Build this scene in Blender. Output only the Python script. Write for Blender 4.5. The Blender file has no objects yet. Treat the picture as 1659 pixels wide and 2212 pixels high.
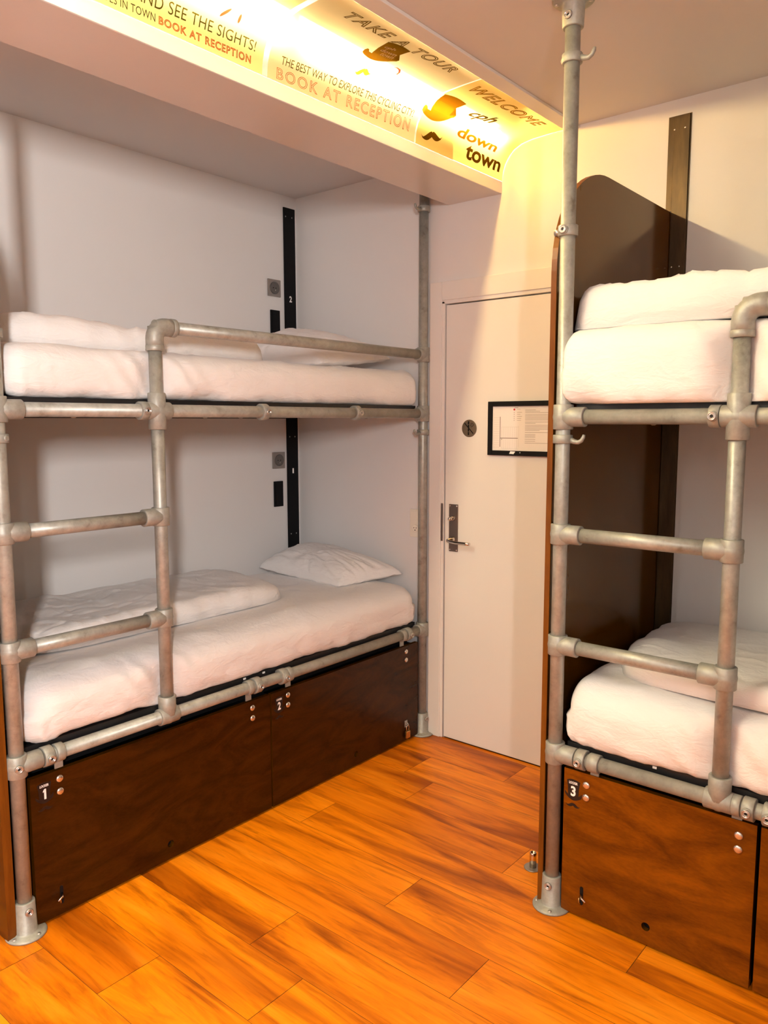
import bpy, bmesh, math, random
from mathutils import Vector, Matrix, noise
PI = math.pi
random.seed(7)
SC = bpy.context.scene
COL = SC.collection
V = Vector
H = 2.663           # ceiling height
XMAX, YMIN = 4.05, -4.8

# ------------------------------------------------------------------ helpers
WLOC = {}
def _link(o, parent, world):
    COL.objects.link(o)
    WLOC[o.name] = V(world)
    if parent is not None:
        o.parent = parent
        o.location = V(world) - WLOC[parent.name]
    else:
        o.location = V(world)

def tag(o, label=None, cat=None, group=None, kind=None):
    if label: o['label'] = label
    if cat: o['category'] = cat
    if group: o['group'] = group
    if kind: o['kind'] = kind
    return o

def empty(name, loc, label=None, cat=None, group=None, kind=None):
    o = bpy.data.objects.new(name, None)
    o.empty_display_size = 0.05
    _link(o, None, loc)
    return tag(o, label, cat, group, kind)

class MB:
    """collects geometry in world coordinates, builds ONE mesh object"""
    def __init__(self): self.bm = bmesh.new()
    def face(self, pts, mi=0, smooth=False):
        f = self.bm.faces.new([self.bm.verts.new(p) for p in pts]); f.material_index = mi; f.smooth = smooth; return f
    def box(self, a, b, bevel=0.0, mi=0):
        a, b = V(a), V(b)
        lo = V([min(a[i], b[i]) for i in range(3)]); hi = V([max(a[i], b[i]) for i in range(3)])
        t = bmesh.new()
        bmesh.ops.create_cube(t, size=1.0)
        for v in t.verts:
            v.co = V([(lo[i] + hi[i]) / 2 + v.co[i] * (hi[i] - lo[i]) for i in range(3)])
        if bevel > 0:
            bmesh.ops.bevel(t, geom=list(t.edges), offset=bevel, segments=2, affect='EDGES', profile=0.6)
        for f in t.faces: f.material_index = mi
        self.merge(t); return self
    def merge(self, t):
        me = bpy.data.meshes.new('tmp'); t.to_mesh(me); t.free()
        self.bm.from_mesh(me); bpy.data.meshes.remove(me)
    def lathe(self, o, d, prof, seg=28, mi=0, capa=True, capb=True):
        o = V(o); d = V(d).normalized()
        u = d.orthogonal().normalized(); w = d.cross(u)
        rings = []
        for t, r in prof:
            rings.append([self.bm.verts.new(o + d * t + (u * math.cos(2*PI*k/seg) + w * math.sin(2*PI*k/seg)) * max(r, 1e-5)) for k in range(seg)])
        for a, b in zip(rings, rings[1:]):
            for k in range(seg):
                f = self.bm.faces.new((a[k], a[(k+1) % seg], b[(k+1) % seg], b[k])); f.smooth = True; f.material_index = mi
        if capa: self.bm.faces.new(rings[0][::-1]).material_index = mi
        if capb: self.bm.faces.new(rings[-1]).material_index = mi
        return self
    def rod(self, a, b, r, seg=24, ch=0.0, mi=0):
        a, b = V(a), V(b); L = (b - a).length
        p = [(0, r), (L, r)] if ch <= 0 else [(0, r-ch), (ch, r), (L-ch, r), (L, r-ch)]
        return self.lathe(a, b - a, p, seg, mi)
    def tube(self, pts, r, seg=14, mi=0, radii=None):
        pts = [V(p) for p in pts]; n = len(pts)
        T = [(pts[min(i+1, n-1)] - pts[max(i-1, 0)]).normalized() for i in range(n)]
        u = T[0].orthogonal().normalized(); rings = []
        for i in range(n):
            u = (u - T[i] * u.dot(T[i])).normalized(); w = T[i].cross(u)
            rr = radii[i] if radii else r
            rings.append([self.bm.verts.new(pts[i] + (u*math.cos(2*PI*k/seg) + w*math.sin(2*PI*k/seg)) * rr) for k in range(seg)])
        for a, b in zip(rings, rings[1:]):
            for k in range(seg):
                f = self.bm.faces.new((a[k], a[(k+1) % seg], b[(k+1) % seg], b[k])); f.smooth = True; f.material_index = mi
        self.bm.faces.new(rings[0][::-1]); self.bm.faces.new(rings[-1])
        return self
    def ball(self, c, r, mi=0, seg=24):
        t = bmesh.new(); bmesh.ops.create_uvsphere(t, u_segments=seg, v_segments=seg//2, radius=r)
        for v in t.verts: v.co += V(c)
        for f in t.faces: f.smooth = True; f.material_index = mi
        self.merge(t); return self
    def prism(self, pts, off, mi=0):
        """closed outline (3D points, planar) extruded by off"""
        off = V(off); n = len(pts)
        a = [self.bm.verts.new(V(p)) for p in pts]; b = [self.bm.verts.new(V(p) + off) for p in pts]
        fs = [self.bm.faces.new(a[::-1]), self.bm.faces.new(b)]
        for k in range(n): fs.append(self.bm.faces.new((a[k], a[(k+1) % n], b[(k+1) % n], b[k])))
        for f in fs: f.material_index = mi
        return self
    def build(self, name, mats, parent=None, smooth=None, recalc=True):
        bm = self.bm
        if recalc: bmesh.ops.recalc_face_normals(bm, faces=list(bm.faces))
        co = [v.co for v in bm.verts]
        c = V([(min(p[i] for p in co) + max(p[i] for p in co)) / 2 for i in range(3)])
        for v in bm.verts: v.co -= c
        me = bpy.data.meshes.new(name); bm.to_mesh(me); bm.free()
        if not isinstance(mats, (list, tuple)): mats = [mats]
        for m in mats: me.materials.append(m)
        if smooth is not None:
            for p in me.polygons: p.use_smooth = smooth
        o = bpy.data.objects.new(name, me)
        _link(o, parent, c)
        return o

def struct(o): return tag(o, kind='structure')

# ------------------------------------------------------------------ materials
class NT:
    def __init__(self, name):
        self.m = bpy.data.materials.new(name); self.m.use_nodes = True
        self.t = self.m.node_tree; self.t.nodes.clear()
        self.out = self.t.nodes.new('ShaderNodeOutputMaterial')
    def n(self, typ, **kw):
        x = self.t.nodes.new(typ)
        for k, v in kw.items(): setattr(x, k, v)
        return x
    def l(self, a, b): self.t.links.new(a, b)
    def bsdf(self, **kw):
        b = self.n('ShaderNodeBsdfPrincipled')
        for k, v in kw.items():
            b.inputs[k].default_value = (*v, 1) if isinstance(v, tuple) and len(v) == 3 else v
        self.l(b.outputs[0], self.out.inputs[0]); return b
    def coords(self, scale=(1, 1, 1), world=False):
        tc = self.n('ShaderNodeTexCoord'); mp = self.n('ShaderNodeMapping'); mp.inputs['Scale'].default_value = scale
        if world:
            g = self.n('ShaderNodeNewGeometry'); self.l(g.outputs['Position'], mp.inputs[0])
        else: self.l(tc.outputs['Object'], mp.inputs[0])
        return mp.outputs[0]
    def noise(self, vec, scale, detail=4, rough=.55, dist=0):
        x = self.n('ShaderNodeTexNoise'); x.inputs['Scale'].default_value = scale
        x.inputs['Detail'].default_value = detail; x.inputs['Roughness'].default_value = rough
        x.inputs['Distortion'].default_value = dist
        self.l(vec, x.inputs['Vector']); return x.outputs['Fac']
    def ramp(self, fac, stops):
        r = self.n('ShaderNodeValToRGB'); e = r.color_ramp.elements
        while len(e) < len(stops): e.new(.5)
        for i, (p, c) in enumerate(stops):
            e[i].position = p; e[i].color = (*c, 1) if len(c) == 3 else c
        self.l(fac, r.inputs[0]); return r.outputs[0]
    def bump(self, h, b, strength=.2, dist=.01):
        x = self.n('ShaderNodeBump'); x.inputs['Strength'].default_value = strength; x.inputs['Distance'].default_value = dist
        self.l(h, x.inputs['Height']); self.l(x.outputs[0], b.inputs['Normal'])
    def rng(self, v, lo, hi):
        x = self.n('ShaderNodeMapRange'); x.inputs['To Min'].default_value = lo; x.inputs['To Max'].default_value = hi
        self.l(v, x.inputs[0]); return x.outputs[0]

def plain(name, col, rough=.5, metal=0.0, spec=.5, bump=0, bscale=60, coat=0):
    t = NT(name); b = t.bsdf(**{'Base Color': col, 'Roughness': rough, 'Metallic': metal, 'Specular IOR Level': spec, 'Coat Weight': coat})
    if bump:
        t.bump(t.noise(t.coords(), bscale, 3), b, bump, .004)
    return t.m

M = {}
# painted walls
def paint(name, col, rough):
    t = NT(name); b = t.bsdf(**{'Base Color': col, 'Roughness': rough, 'Specular IOR Level': .35})
    v = t.coords(world=True)
    t.l(t.ramp(t.noise(v, 1.3, 3), [(.3, tuple(c*.96 for c in col)), (.7, col)]), b.inputs['Base Color'])
    t.bump(t.noise(v, 140, 2), b, .06, .002)
    return t.m
M['wall'] = paint('wall_paint', (.76, .75, .745), .5)
M['lining'] = plain('glare_damping_grey', (.085, .08, .075), .7)  # dark interior added to dim the lit cavity seen through the films
M['wall2'] = paint('low_bounce_wall_grey', (.42, .41, .42), .6)  # unseen walls darkened to cut the light they bounce back
M['ceil'] = paint('ceiling_paint', (.66, .63, .62), .6)
M['soffit'] = paint('soffit_gloss_paint', (.70, .67, .65), .22)
M['door'] = paint('door_paint', (.79, .76, .73), .4)
M['frame'] = paint('door_frame_paint', (.78, .75, .72), .45)

def galv():
    t = NT('galvanised_steel'); b = t.bsdf(**{'Metallic': .35, 'Roughness': .42})
    v = t.coords(world=True)
    n1 = t.noise(v, 26, 6, .62); n2 = t.noise(v, 7, 3)
    vo = t.n('ShaderNodeTexVoronoi'); vo.inputs['Scale'].default_value = 120; t.l(v, vo.inputs['Vector'])
    mx = t.n('ShaderNodeMix', data_type='RGBA', blend_type='MULTIPLY'); mx.inputs[0].default_value = 1
    t.l(t.ramp(n1, [(.27, (.25, .24, .20)), (.40, (.38, .385, .35)), (.72, (.50, .505, .47))]), mx.inputs[6])
    t.l(t.ramp(n2, [(.35, (.86, .85, .82)), (.7, (1, 1, 1))]), mx.inputs[7])
    m2 = t.n('ShaderNodeMix', data_type='RGBA', blend_type='MULTIPLY'); m2.inputs[0].default_value = .13
    t.l(mx.outputs[2], m2.inputs[6]); t.l(vo.outputs['Color'], m2.inputs[7])
    bw = t.n('ShaderNodeRGBToBW'); t.l(vo.outputs['Color'], bw.inputs[0]); t.t.links.remove(m2.inputs[7].links[0]); t.l(bw.outputs[0], m2.inputs[7])
    t.l(m2.outputs[2], b.inputs['Base Color'])
    t.l(t.rng(n1, .30, .55), b.inputs['Roughness'])
    t.bump(n1, b, .12, .003)
    return t.m
M['galv'] = galv()
def cast():
    t = NT('cast_fitting_steel'); b = t.bsdf(**{'Metallic': .3, 'Roughness': .48})
    v = t.coords(world=True); n1 = t.noise(v, 60, 4, .6)
    t.l(t.ramp(n1, [(.3, (.29, .29, .255)), (.7, (.38, .38, .345))]), b.inputs['Base Color'])
    t.bump(n1, b, .15, .002)
    return t.m
M['cast'] = cast()
M['screw'] = plain('screw_steel', (.5, .48, .46), .32, .8)
M['socketdark'] = plain('screw_socket_dark', (.01, .01, .01), .6)
M['stud'] = plain('brushed_stud_steel', (.72, .66, .6), .25, .9)
M['black'] = plain('black_painted_steel', (.008, .008, .010), .38, 0, .5, .2, 40)
M['matblack'] = plain('matt_black', (.004, .004, .005), .7, 0, .2)
M['plastic'] = plain('white_plastic', (.8, .76, .66), .35)
M['plate'] = plain('brushed_steel_plate', (.30, .27, .25), .4, .6)
M['darkplate'] = plain('dark_socket_insert', (.12, .11, .105), .35, .2)
M['chrome'] = plain('chrome', (.70, .64, .6), .15, 1)
M['lockplate'] = plain('satin_lock_plate', (.22, .17, .15), .35, .8)
M['brass'] = plain('brass', (.62, .42, .16), .28, 1)
M['badge'] = plain('black_sticker', (.006, .006, .008), .35)
M['white'] = plain('white_print', (.9, .9, .88), .5)
M['paper'] = plain('paper', (.84, .79, .76), .6)
M['ink'] = plain('grey_ink', (.30, .24, .22), .6)
M['lightink'] = plain('pale_grey_ink', (.58, .52, .49), .6)
M['redink'] = plain('red_ink', (.5, .02, .03), .6)
M['bronze'] = plain('bronze_sign', (.16, .12, .085), .45, .4)
M['glass'] = None

def glossy_wood(name, c1, c2, rough=.24, grain=(1.2, 9, 9), spec=.18, tint=(1, 1, 1)):
    t = NT(name); b = t.bsdf(**{'Roughness': rough, 'Specular IOR Level': spec, 'Specular Tint': tint})
    v = t.coords(grain, world=True)
    n1 = t.noise(v, 1.8, 8, .60, 2.2); n2 = t.noise(t.coords(world=True), 2.2, 3)
    n3 = t.noise(t.coords(tuple(g*8 for g in grain), world=True), 6, 3, .6)
    a = t.n('ShaderNodeMath', operation='ADD'); t.l(n1, a.inputs[0])
    k = t.n('ShaderNodeMath', operation='MULTIPLY_ADD'); t.l(n3, k.inputs[0]); k.inputs[1].default_value = .25; k.inputs[2].default_value = -.125
    t.l(k.outputs[0], a.inputs[1])
    m = t.n('ShaderNodeMix', data_type='RGBA', blend_type='MULTIPLY'); m.inputs[0].default_value = 1
    t.l(t.ramp(a.outputs[0], [(.30, c1), (.52, tuple((p+q)/2 for p, q in zip(c1, c2))), (.72, c2)]), m.inputs[6])
    t.l(t.ramp(n2, [(.3, (.82, .80, .8)), (.7, (1.08, 1.05, 1.0))]), m.inputs[7])
    t.l(m.outputs[2], b.inputs['Base Color'])
    t.bump(n3, b, .03, .002)
    return t.m
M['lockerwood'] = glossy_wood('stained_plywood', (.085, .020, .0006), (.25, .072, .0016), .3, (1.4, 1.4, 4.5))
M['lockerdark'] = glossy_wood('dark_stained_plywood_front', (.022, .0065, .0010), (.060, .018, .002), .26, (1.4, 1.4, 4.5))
M['panelwood'] = glossy_wood('dark_stained_plywood', (.050, .0165, .0003), (.095, .034, .0007), .14, (2.2, 2.2, .6), .5, (1, .62, .2))
M['edgewood'] = glossy_wood('varnished_plywood_edge', (.12, .036, .004), (.21, .07, .007), .3, (8, 8, 1.0))

def steelstrip():
    t = NT('raw_steel_strip'); b = t.bsdf(**{'Metallic': .55, 'Roughness': .4})
    v = t.coords((6, 6, 1), world=True); n = t.noise(v, 4, 5, .7)
    t.l(t.ramp(n, [(.3, (.04, .024, .010)), (.7, (.095, .058, .024))]), b.inputs['Base Color'])
    return t.m
M['strip'] = steelstrip()

def fabric():
    t = NT('white_cotton'); b = t.bsdf(**{'Base Color': (.83, .81, .80), 'Roughness': .85, 'Specular IOR Level': .2})
    b.inputs['Sheen Weight'].default_value = .15
    v = t.coords(world=True)
    w = t.noise(t.coords((1.0, 1.0, 1.6), world=True), 5.5, 3, .5, 1.2)
    ab = t.n('ShaderNodeMath', operation='SUBTRACT'); t.l(w, ab.inputs[0]); ab.inputs[1].default_value = .5
    a2 = t.n('ShaderNodeMath', operation='ABSOLUTE'); t.l(ab.outputs[0], a2.inputs[0])
    mr = t.n('ShaderNodeMapRange'); t.l(a2.outputs[0], mr.inputs[0]); mr.inputs[1].default_value = 0; mr.inputs[2].default_value = .10; mr.inputs[3].default_value = 1; mr.inputs[4].default_value = 0
    w2 = t.noise(t.coords((1.0, 1.0, 2.5), world=True), 16, 4, .6, .8)
    ad = t.n('ShaderNodeMath', operation='MULTIPLY_ADD'); t.l(mr.outputs[0], ad.inputs[0]); ad.inputs[1].default_value = .12; t.l(w2, ad.inputs[2])
    t.bump(ad.outputs[0], b, .36, .013)
    t.l(t.ramp(t.noise(v, 3, 3), [(.3, (.80, .78, .77)), (.7, (.85, .83, .82))]), b.inputs['Base Color'])
    return t.m
M['fabric'] = fabric()

def floor_mat():
    t = NT('oak_plank_floor'); b = t.bsdf(**{'Roughness': .36, 'Specular IOR Level': .25})
    g = t.n('ShaderNodeNewGeometry')
    at = t.n('ShaderNodeAttribute', attribute_name='plank')
    # offset the grain per plank
    sc = t.n('ShaderNodeVectorMath', operation='MULTIPLY'); t.l(at.outputs['Color'], sc.inputs[0]); sc.inputs[1].default_value = (13, 7, 5)
    ad = t.n('ShaderNodeVectorMath', operation='ADD'); t.l(g.outputs['Position'], ad.inputs[0]); t.l(sc.outputs[0], ad.inputs[1])
    def mapped(s):
        mp = t.n('ShaderNodeMapping'); mp.inputs['Scale'].default_value = s; t.l(ad.outputs[0], mp.inputs[0]); return mp.outputs[0]
    n1 = t.noise(mapped((1.0, 8, 1)), 1.3, 6, .6, 1.0)      # broad smoky streaks
    n2 = t.noise(mapped((3.0, 42, 1)), 1.5, 6, .65, .8)     # fine grain
    n3 = t.noise(mapped((.75, 4.4, 1)), 1.1, 4, .5, .7)     # wide dark cloud
    c = t.ramp(n1, [(.28, (.29, .066, .0015)), (.40, (.54, .137, .0015)), (.50, (.80, .222, .002)), (.72, (.93, .315, .013))])
    f = t.ramp(n2, [(.30, (.62, .55, .5)), (.45, (.93, .9, .88)), (.7, (1.06, 1.06, 1.06))])
    d = t.ramp(n3, [(.36, (.52, .42, .4)), (.46, (.90, .86, .85)), (.56, (1, 1, 1))])
    m = t.n('ShaderNodeMix', data_type='RGBA', blend_type='MULTIPLY'); m.inputs[0].default_value = 1; t.l(c, m.inputs[6]); t.l(f, m.inputs[7])
    m2 = t.n('ShaderNodeMix', data_type='RGBA', blend_type='MULTIPLY'); m2.inputs[0].default_value = 1; t.l(m.outputs[2], m2.inputs[6]); t.l(d, m2.inputs[7])
    # per plank tone
    sp = t.n('ShaderNodeSeparateColor'); t.l(at.outputs['Color'], sp.inputs[0])
    m3 = t.n('ShaderNodeMix', data_type='RGBA', blend_type='MULTIPLY'); m3.inputs[0].default_value = 1
    t.l(m2.outputs[2], m3.inputs[6]); t.l(t.ramp(sp.outputs[2], [(0, (.86, .80, .78)), (1, (1.05, 1.08, 1.1))]), m3.inputs[7])
    t.l(m3.outputs[2], b.inputs['Base Color'])
    t.l(t.rng(n2, .30, .44), b.inputs['Roughness'])
    t.bump(n2, b, .06, .002)
    return t.m
M['floor'] = floor_mat()
M['seam'] = plain('floor_seam', (.08, .025, .004), .6)

def translucent(name, col, through=.25, gloss=.0, sat=1.0):
    """printed acrylic / film: part of the light scatters through, part passes straight"""
    t = NT(name)
    tr = t.n('ShaderNodeBsdfTranslucent'); tr.inputs[0].default_value = (*col, 1)
    tp = t.n('ShaderNodeBsdfTransparent'); tp.inputs[0].default_value = (*col, 1)
    df = t.n('ShaderNodeBsdfDiffuse'); df.inputs[0].default_value = (*col, 1)
    a = t.n('ShaderNodeMixShader'); a.inputs[0].default_value = through; t.l(tr.outputs[0], a.inputs[1]); t.l(tp.outputs[0], a.inputs[2])
    b = t.n('ShaderNodeMixShader'); b.inputs[0].default_value = .22; t.l(a.outputs[0], b.inputs[1]); t.l(df.outputs[0], b.inputs[2])
    t.l(b.outputs[0], t.out.inputs[0]); return t.m
M['pyellow'] = translucent('yellow_print_film', (.95, .84, .36), .72)
M['ppeach'] = translucent('peach_print_film', (.97, .73, .40), .72)
M['pamber'] = translucent('amber_print_film', (.95, .60, .18), .56)
M['diffuser'] = translucent('white_diffuser', (.95, .92, .86), .30)
M['clear'] = translucent('clear_fill_diffuser', (.97, .95, .92), .65)  # lets fill light out of the added, unseen cove run
M['pink'] = translucent('print_ink_olive', (.060, .045, .010), .0)
M['pblack'] = translucent('print_ink_black', (.035, .025, .008), .0)
M['porange'] = translucent('print_ink_orange', (.42, .09, .02), .0)
M['ppink'] = translucent('print_ink_pale_orange', (.36, .10, .04), .0)
M['pgold'] = translucent('print_ink_gold', (.26, .14, .010), .0)
M['pbrown'] = translucent('print_ink_brown', (.085, .045, .004), .0)
M['pred'] = translucent('print_ink_red', (.35, .03, .02), .0)
M['pwhite'] = translucent('print_ink_white', (.97, .94, .88), .5)

def emis(name, col, s):
    t = NT(name); e = t.n('ShaderNodeEmission'); e.inputs[0].default_value = (*col, 1); e.inputs[1].default_value = s
    t.l(e.outputs[0], t.out.inputs[0]); return t.m
M['tube'] = emis('lit_tube_glass', (1.0, .84, .56), 108.0)
M['fill_tube'] = emis('fill_tube_glow', (1.0, .93, .68), 390.0)  # out-of-view tubes, made stronger to brighten the whole room

def pane():
    t = NT('window_glass')
    g = t.n('ShaderNodeBsdfGlossy'); g.inputs['Roughness'].default_value = .02
    tp = t.n('ShaderNodeBsdfTransparent'); a = t.n('ShaderNodeMixShader'); a.inputs[0].default_value = .06
    t.l(tp.outputs[0], a.inputs[1]); t.l(g.outputs[0], a.inputs[2]); t.l(a.outputs[0], t.out.inputs[0]); return t.m
M['pane'] = pane()

# ------------------------------------------------------------------ room shell
mb = MB(); mb.box((-.12, YMIN-.12, -.12), (0, .12, 2.82)); struct(mb.build('wall_left', M['wall']))
# right wall with a narrow window near the back corner (beside the camera, out of view)
WY0, WY1, WZ0, WZ1 = -4.16, -3.80, 1.75, 2.30
mb = MB(); x0, x1 = XMAX, XMAX+.12
mb.box((x0, YMIN-.12, -.12), (x1, WY0, 2.82)); mb.box((x0, WY1, -.12), (x1, .12, 2.82))
mb.box((x0, WY0, -.12), (x1, WY1, WZ0)); mb.box((x0, WY0, WZ1), (x1, WY1, 2.82))
struct(mb.build('wall_right', M['wall2']))
w = empty('window_1', (XMAX+.06, (WY0+WY1)/2, WZ0)); struct(w)
mb = MB()
for a, b in (((WY0, WZ0), (WY0+.03, WZ1)), ((WY1-.03, WZ0), (WY1, WZ1)), ((WY0+.03, WZ0), (WY1-.03, WZ0+.03)), ((WY0+.03, WZ1-.03), (WY1-.03, WZ1))):
    mb.box((XMAX+.04, a[0], a[1]), (XMAX+.09, b[0], b[1]), .004)
mb.build('window_frame', M['frame'], w)
mb = MB(); mb.box((XMAX+.060, WY0+.03, WZ0+.03), (XMAX+.065, WY1-.03, WZ1-.03)); mb.build('window_pane', M['pane'], w)
# far wall with the door opening
DX0, DX1, DZ = .965, 1.875, 2.036
mb = MB()
mb.box((0, 0, -.12), (DX0, .12, 2.82)); mb.box((DX1, 0, -.12), (XMAX, .12, 2.82)); mb.box((DX0, 0, DZ), (DX1, .12, 2.82))
mb.box((DX0, .075, -.12), (DX1, .12, DZ))
struct(mb.build('wall_far', M['wall']))
mb = MB(); mb.box((0, YMIN-.12, -.12), (XMAX, YMIN, 2.82)); struct(mb.build('wall_back', M['wall2']))
# floor: planks as individual quads of one mesh, grain offset stored per plank
Y0F, PW = -.42, .195
row_joint = {0: None, -1: 1.215, -2: 1.786, -3: 1.02, -4: 1.596, -5: .70, -6: 1.41, -7: .35, -8: 1.25, -9: .963, -10: 1.9}
planks = []
for k in range(-24, 4):
    ya, yb = Y0F + k*PW, Y0F + (k+1)*PW
    if yb <= YMIN or ya >= .0: continue
    j = row_joint.get(k); j = random.uniform(0, 1.28) if j is None else j
    L = 1.28; xs = []
    x = j
    while x > 0: x -= L
    x += L
    cuts = [0] + [q for q in (x + i*L for i in range(5)) if 0.001 < q < XMAX] + [XMAX]
    for a, b in zip(cuts, cuts[1:]): planks.append((a, b, max(ya, YMIN), min(yb, 0)))
mb = MB()
lay = mb.bm.loops.layers.float_color.new('plank')
for (a, b, ya, yb) in planks:
    g = .0009
    f = mb.face([(a+g, ya+g*.7, 0), (b-g, ya+g*.7, 0), (b-g, yb-g*.7, 0), (a+g, yb-g*.7, 0)])
    r = (random.random(), random.random(), random.random(), 1)
    for l in f.loops: l[lay] = r
f = mb.face([(0, YMIN, -.0012), (XMAX, YMIN, -.0012), (XMAX, 0, -.0012), (0, 0, -.0012)], 1)
mb.box((-.12, YMIN-.12, -.12), (XMAX+.12, .12, -.004), mi=1)
struct(mb.build('floor', [M['floor'], M['seam']], recalc=False))
# ceiling: lowered slab left of the light cove and right of it
CX0, CX1 = .978, 1.545
mb = MB(); mb.box((-.12, YMIN-.12, H), (CX0+.01, .12, 2.85)); mb.box((CX1, YMIN-.12, H), (XMAX+.12, .12, 2.85)); mb.box((CX0+.01, YMIN-.12, 2.80), (CX1, .12, 2.85))
struct(mb.build('ceiling', M['ceil']))
# soffit box carrying the light cove
PR = [(1.25, 2.515), (1.2535, 2.55), (1.263, 2.58), (1.28, 2.608), (1.305, 2.632), (1.34, 2.648), (1.39, 2.656), (1.46, 2.659), (1.54, 2.66)]
PS = [0.0]
for a, b in zip(PR, PR[1:]): PS.append(PS[-1] + math.hypot(b[0]-a[0], b[1]-a[1]))
def prof(s, off=0.0):
    """point of the cove profile at arc length s, offset towards the room"""
    s = max(-.002, min(PS[-1]+.002, s))
    # smooth interpolation
    i = 0
    while i < len(PS)-2 and s > PS[i+1]: i += 1
    t = (s-PS[i])/(PS[i+1]-PS[i])
    def P(k): return V((PR[max(0, min(k, len(PR)-1))][0], PR[max(0, min(k, len(PR)-1))][1]))
    def nrm(k):
        d = P(k+1)-P(k-1); d.normalize(); return V((d[1], -d[0]))
    p = P(i)*(1-t)+P(i+1)*t
    n = (nrm(i)*(1-t)+nrm(i+1)*t).normalized()
    return p + n*off
ys, ye = YMIN, 0.0
mb = MB()
mb.box((CX0, ys, 2.466), (1.246, ye, 2.484), .0)           # underside board
mb.box((CX0, ys, 2.484), (CX0+.014, ye, 2.80))             # inner upright
mb.box((1.2335, ys, 2.4665), (1.2485, ye, 2.515), .0015)     # outer lip
o = struct(mb.build('trim_1', M['soffit']))
mb = MB(); mb.box((1.541, ys, 2.652), (1.600, ye, 2.6625), .002); struct(mb.build('trim_2', M['soffit']))   # flat strip along the ceiling
mb = MB(); mb.box((CX0+.016, ys+.01, 2.790), (CX1-.002, ye-.001, 2.797)); mb.box((CX0+.0145, ys+.01, 2.487), (CX0+.018, ye-.001, 2.789)); mb.box((CX0+.019, ys+.01, 2.4845), (1.232, ye-.001, 2.4875)); mb.box((CX1-.003, ys+.01, 2.664), (CX1-.0005, ye-.001, 2.789)); struct(mb.build('added_cavity_lining', M['lining']))  # dark boards added inside the cove to absorb tube light

# ------------------------------------------------------------------ light panels in the cove
def film(y0, y1, off=0.0, ny=6, th=.0012, mb=None, mi=0):
    mb = mb or MB(); N = 28
    ss = [PS[-1]*k/N for k in range(N+1)]
    ysx = [y0 + (y1-y0)*k/ny for k in range(ny+1)]
    grid = []
    for o_ in (off, off+th):
        g = []
        for y in ysx:
            row = []
            for s in ss:
                p = prof(s, o_); row.append(mb.bm.verts.new((p[0], y, p[1])))
            g.append(row)
        grid.append(g)
    g = grid[1]
    for i in range(ny):
        for j in range(N):
            f = mb.bm.faces.new((g[i][j], g[i+1][j], g[i+1][j+1], g[i][j+1])); f.smooth = True; f.material_index = mi
    for v in [v for row in grid[0] for v in row]: mb.bm.verts.remove(v)
    return mb
def text_mesh(txt, size, shear=0.0, thick=0.0, outline=0.0, space=1.0, squash=1.0):
    cu = bpy.data.curves.new('t', 'FONT'); cu.body = txt; cu.size = size; cu.shear = shear; cu.offset = thick; cu.space_character = space
    cu.resolution_u = 4
    if outline > 0:
        cu.fill_mode = 'NONE'; cu.bevel_depth = outline; cu.bevel_resolution = 0
    ob = bpy.data.objects.new('t', cu); COL.objects.link(ob)
    bpy.context.view_layer.update()
    me = ob.evaluated_get(bpy.context.evaluated_depsgraph_get()).to_mesh()
    bm = bmesh.new(); bm.from_mesh(me)
    bpy.data.objects.remove(ob); bpy.data.curves.remove(cu)
    return bm
def bounds(bm):
    xs = [v.co.x for v in bm.verts]; yy = [v.co.y for v in bm.verts]
    return min(xs), max(xs), min(yy), max(yy)
def fit(bm, x0, x1, y0, y1):
    a, b, c, d = bounds(bm)
    for v in bm.verts:
        v.co.x = x0 + (v.co.x-a)/(b-a)*(x1-x0); v.co.y = y0 + (v.co.y-c)/(d-c)*(y1-y0)
def slice_v(bm, step=.006):
    a, b, c, d = bounds(bm)
    y = math.floor(c/step)*step
    while y < d:
        bmesh.ops.bisect_plane(bm, geom=list(bm.verts)+list(bm.edges)+list(bm.faces), dist=1e-6, plane_co=(0, y, 0), plane_no=(0, 1, 0))
        y += step
def on_cove(bm, name, mat, parent, off=.003, label=None):
    """(x, y) of the flat print -> (Y along cove, arc length)"""
    slice_v(bm)
    for v in bm.verts:
        p = prof(v.co.y, off + min(v.co.z, .0)*0)
        v.co = V((p[0], v.co.x, p[1]))
    mb = MB(); mb.bm.free(); mb.bm = bm
    o = mb.build(name, mat, parent, recalc=False)
    if label: o['label'] = label
    return o
def cove_text(txt, quad, mat, parent, name='lettering', shear=0, thick=0, outline=0, label=None, space=1.0):
    """quad = (y at left, y at right, s base left, s top left, s base right, s top right)"""
    bm = text_mesh(txt, 1.0, shear, thick, outline, space)
    a, b, c, d = bounds(bm)
    ya, yb, bl, tl, br, tr = quad
    for v in bm.verts:
        u = (v.co.x-a)/(b-a); w = (v.co.y-c)/(d-c)
        v.co = V((ya+(yb-ya)*u, (bl*(1-u)+br*u)*(1-w) + (tl*(1-u)+tr*u)*w, 0))
    return on_cove(bm, name, mat, parent, .003, label)
def poly_bm(pts):
    bm = bmesh.new(); bm.faces.new([bm.verts.new((p[0], p[1], 0)) for p in pts])
    bmesh.ops.triangulate(bm, faces=list(bm.faces)); return bm
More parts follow.
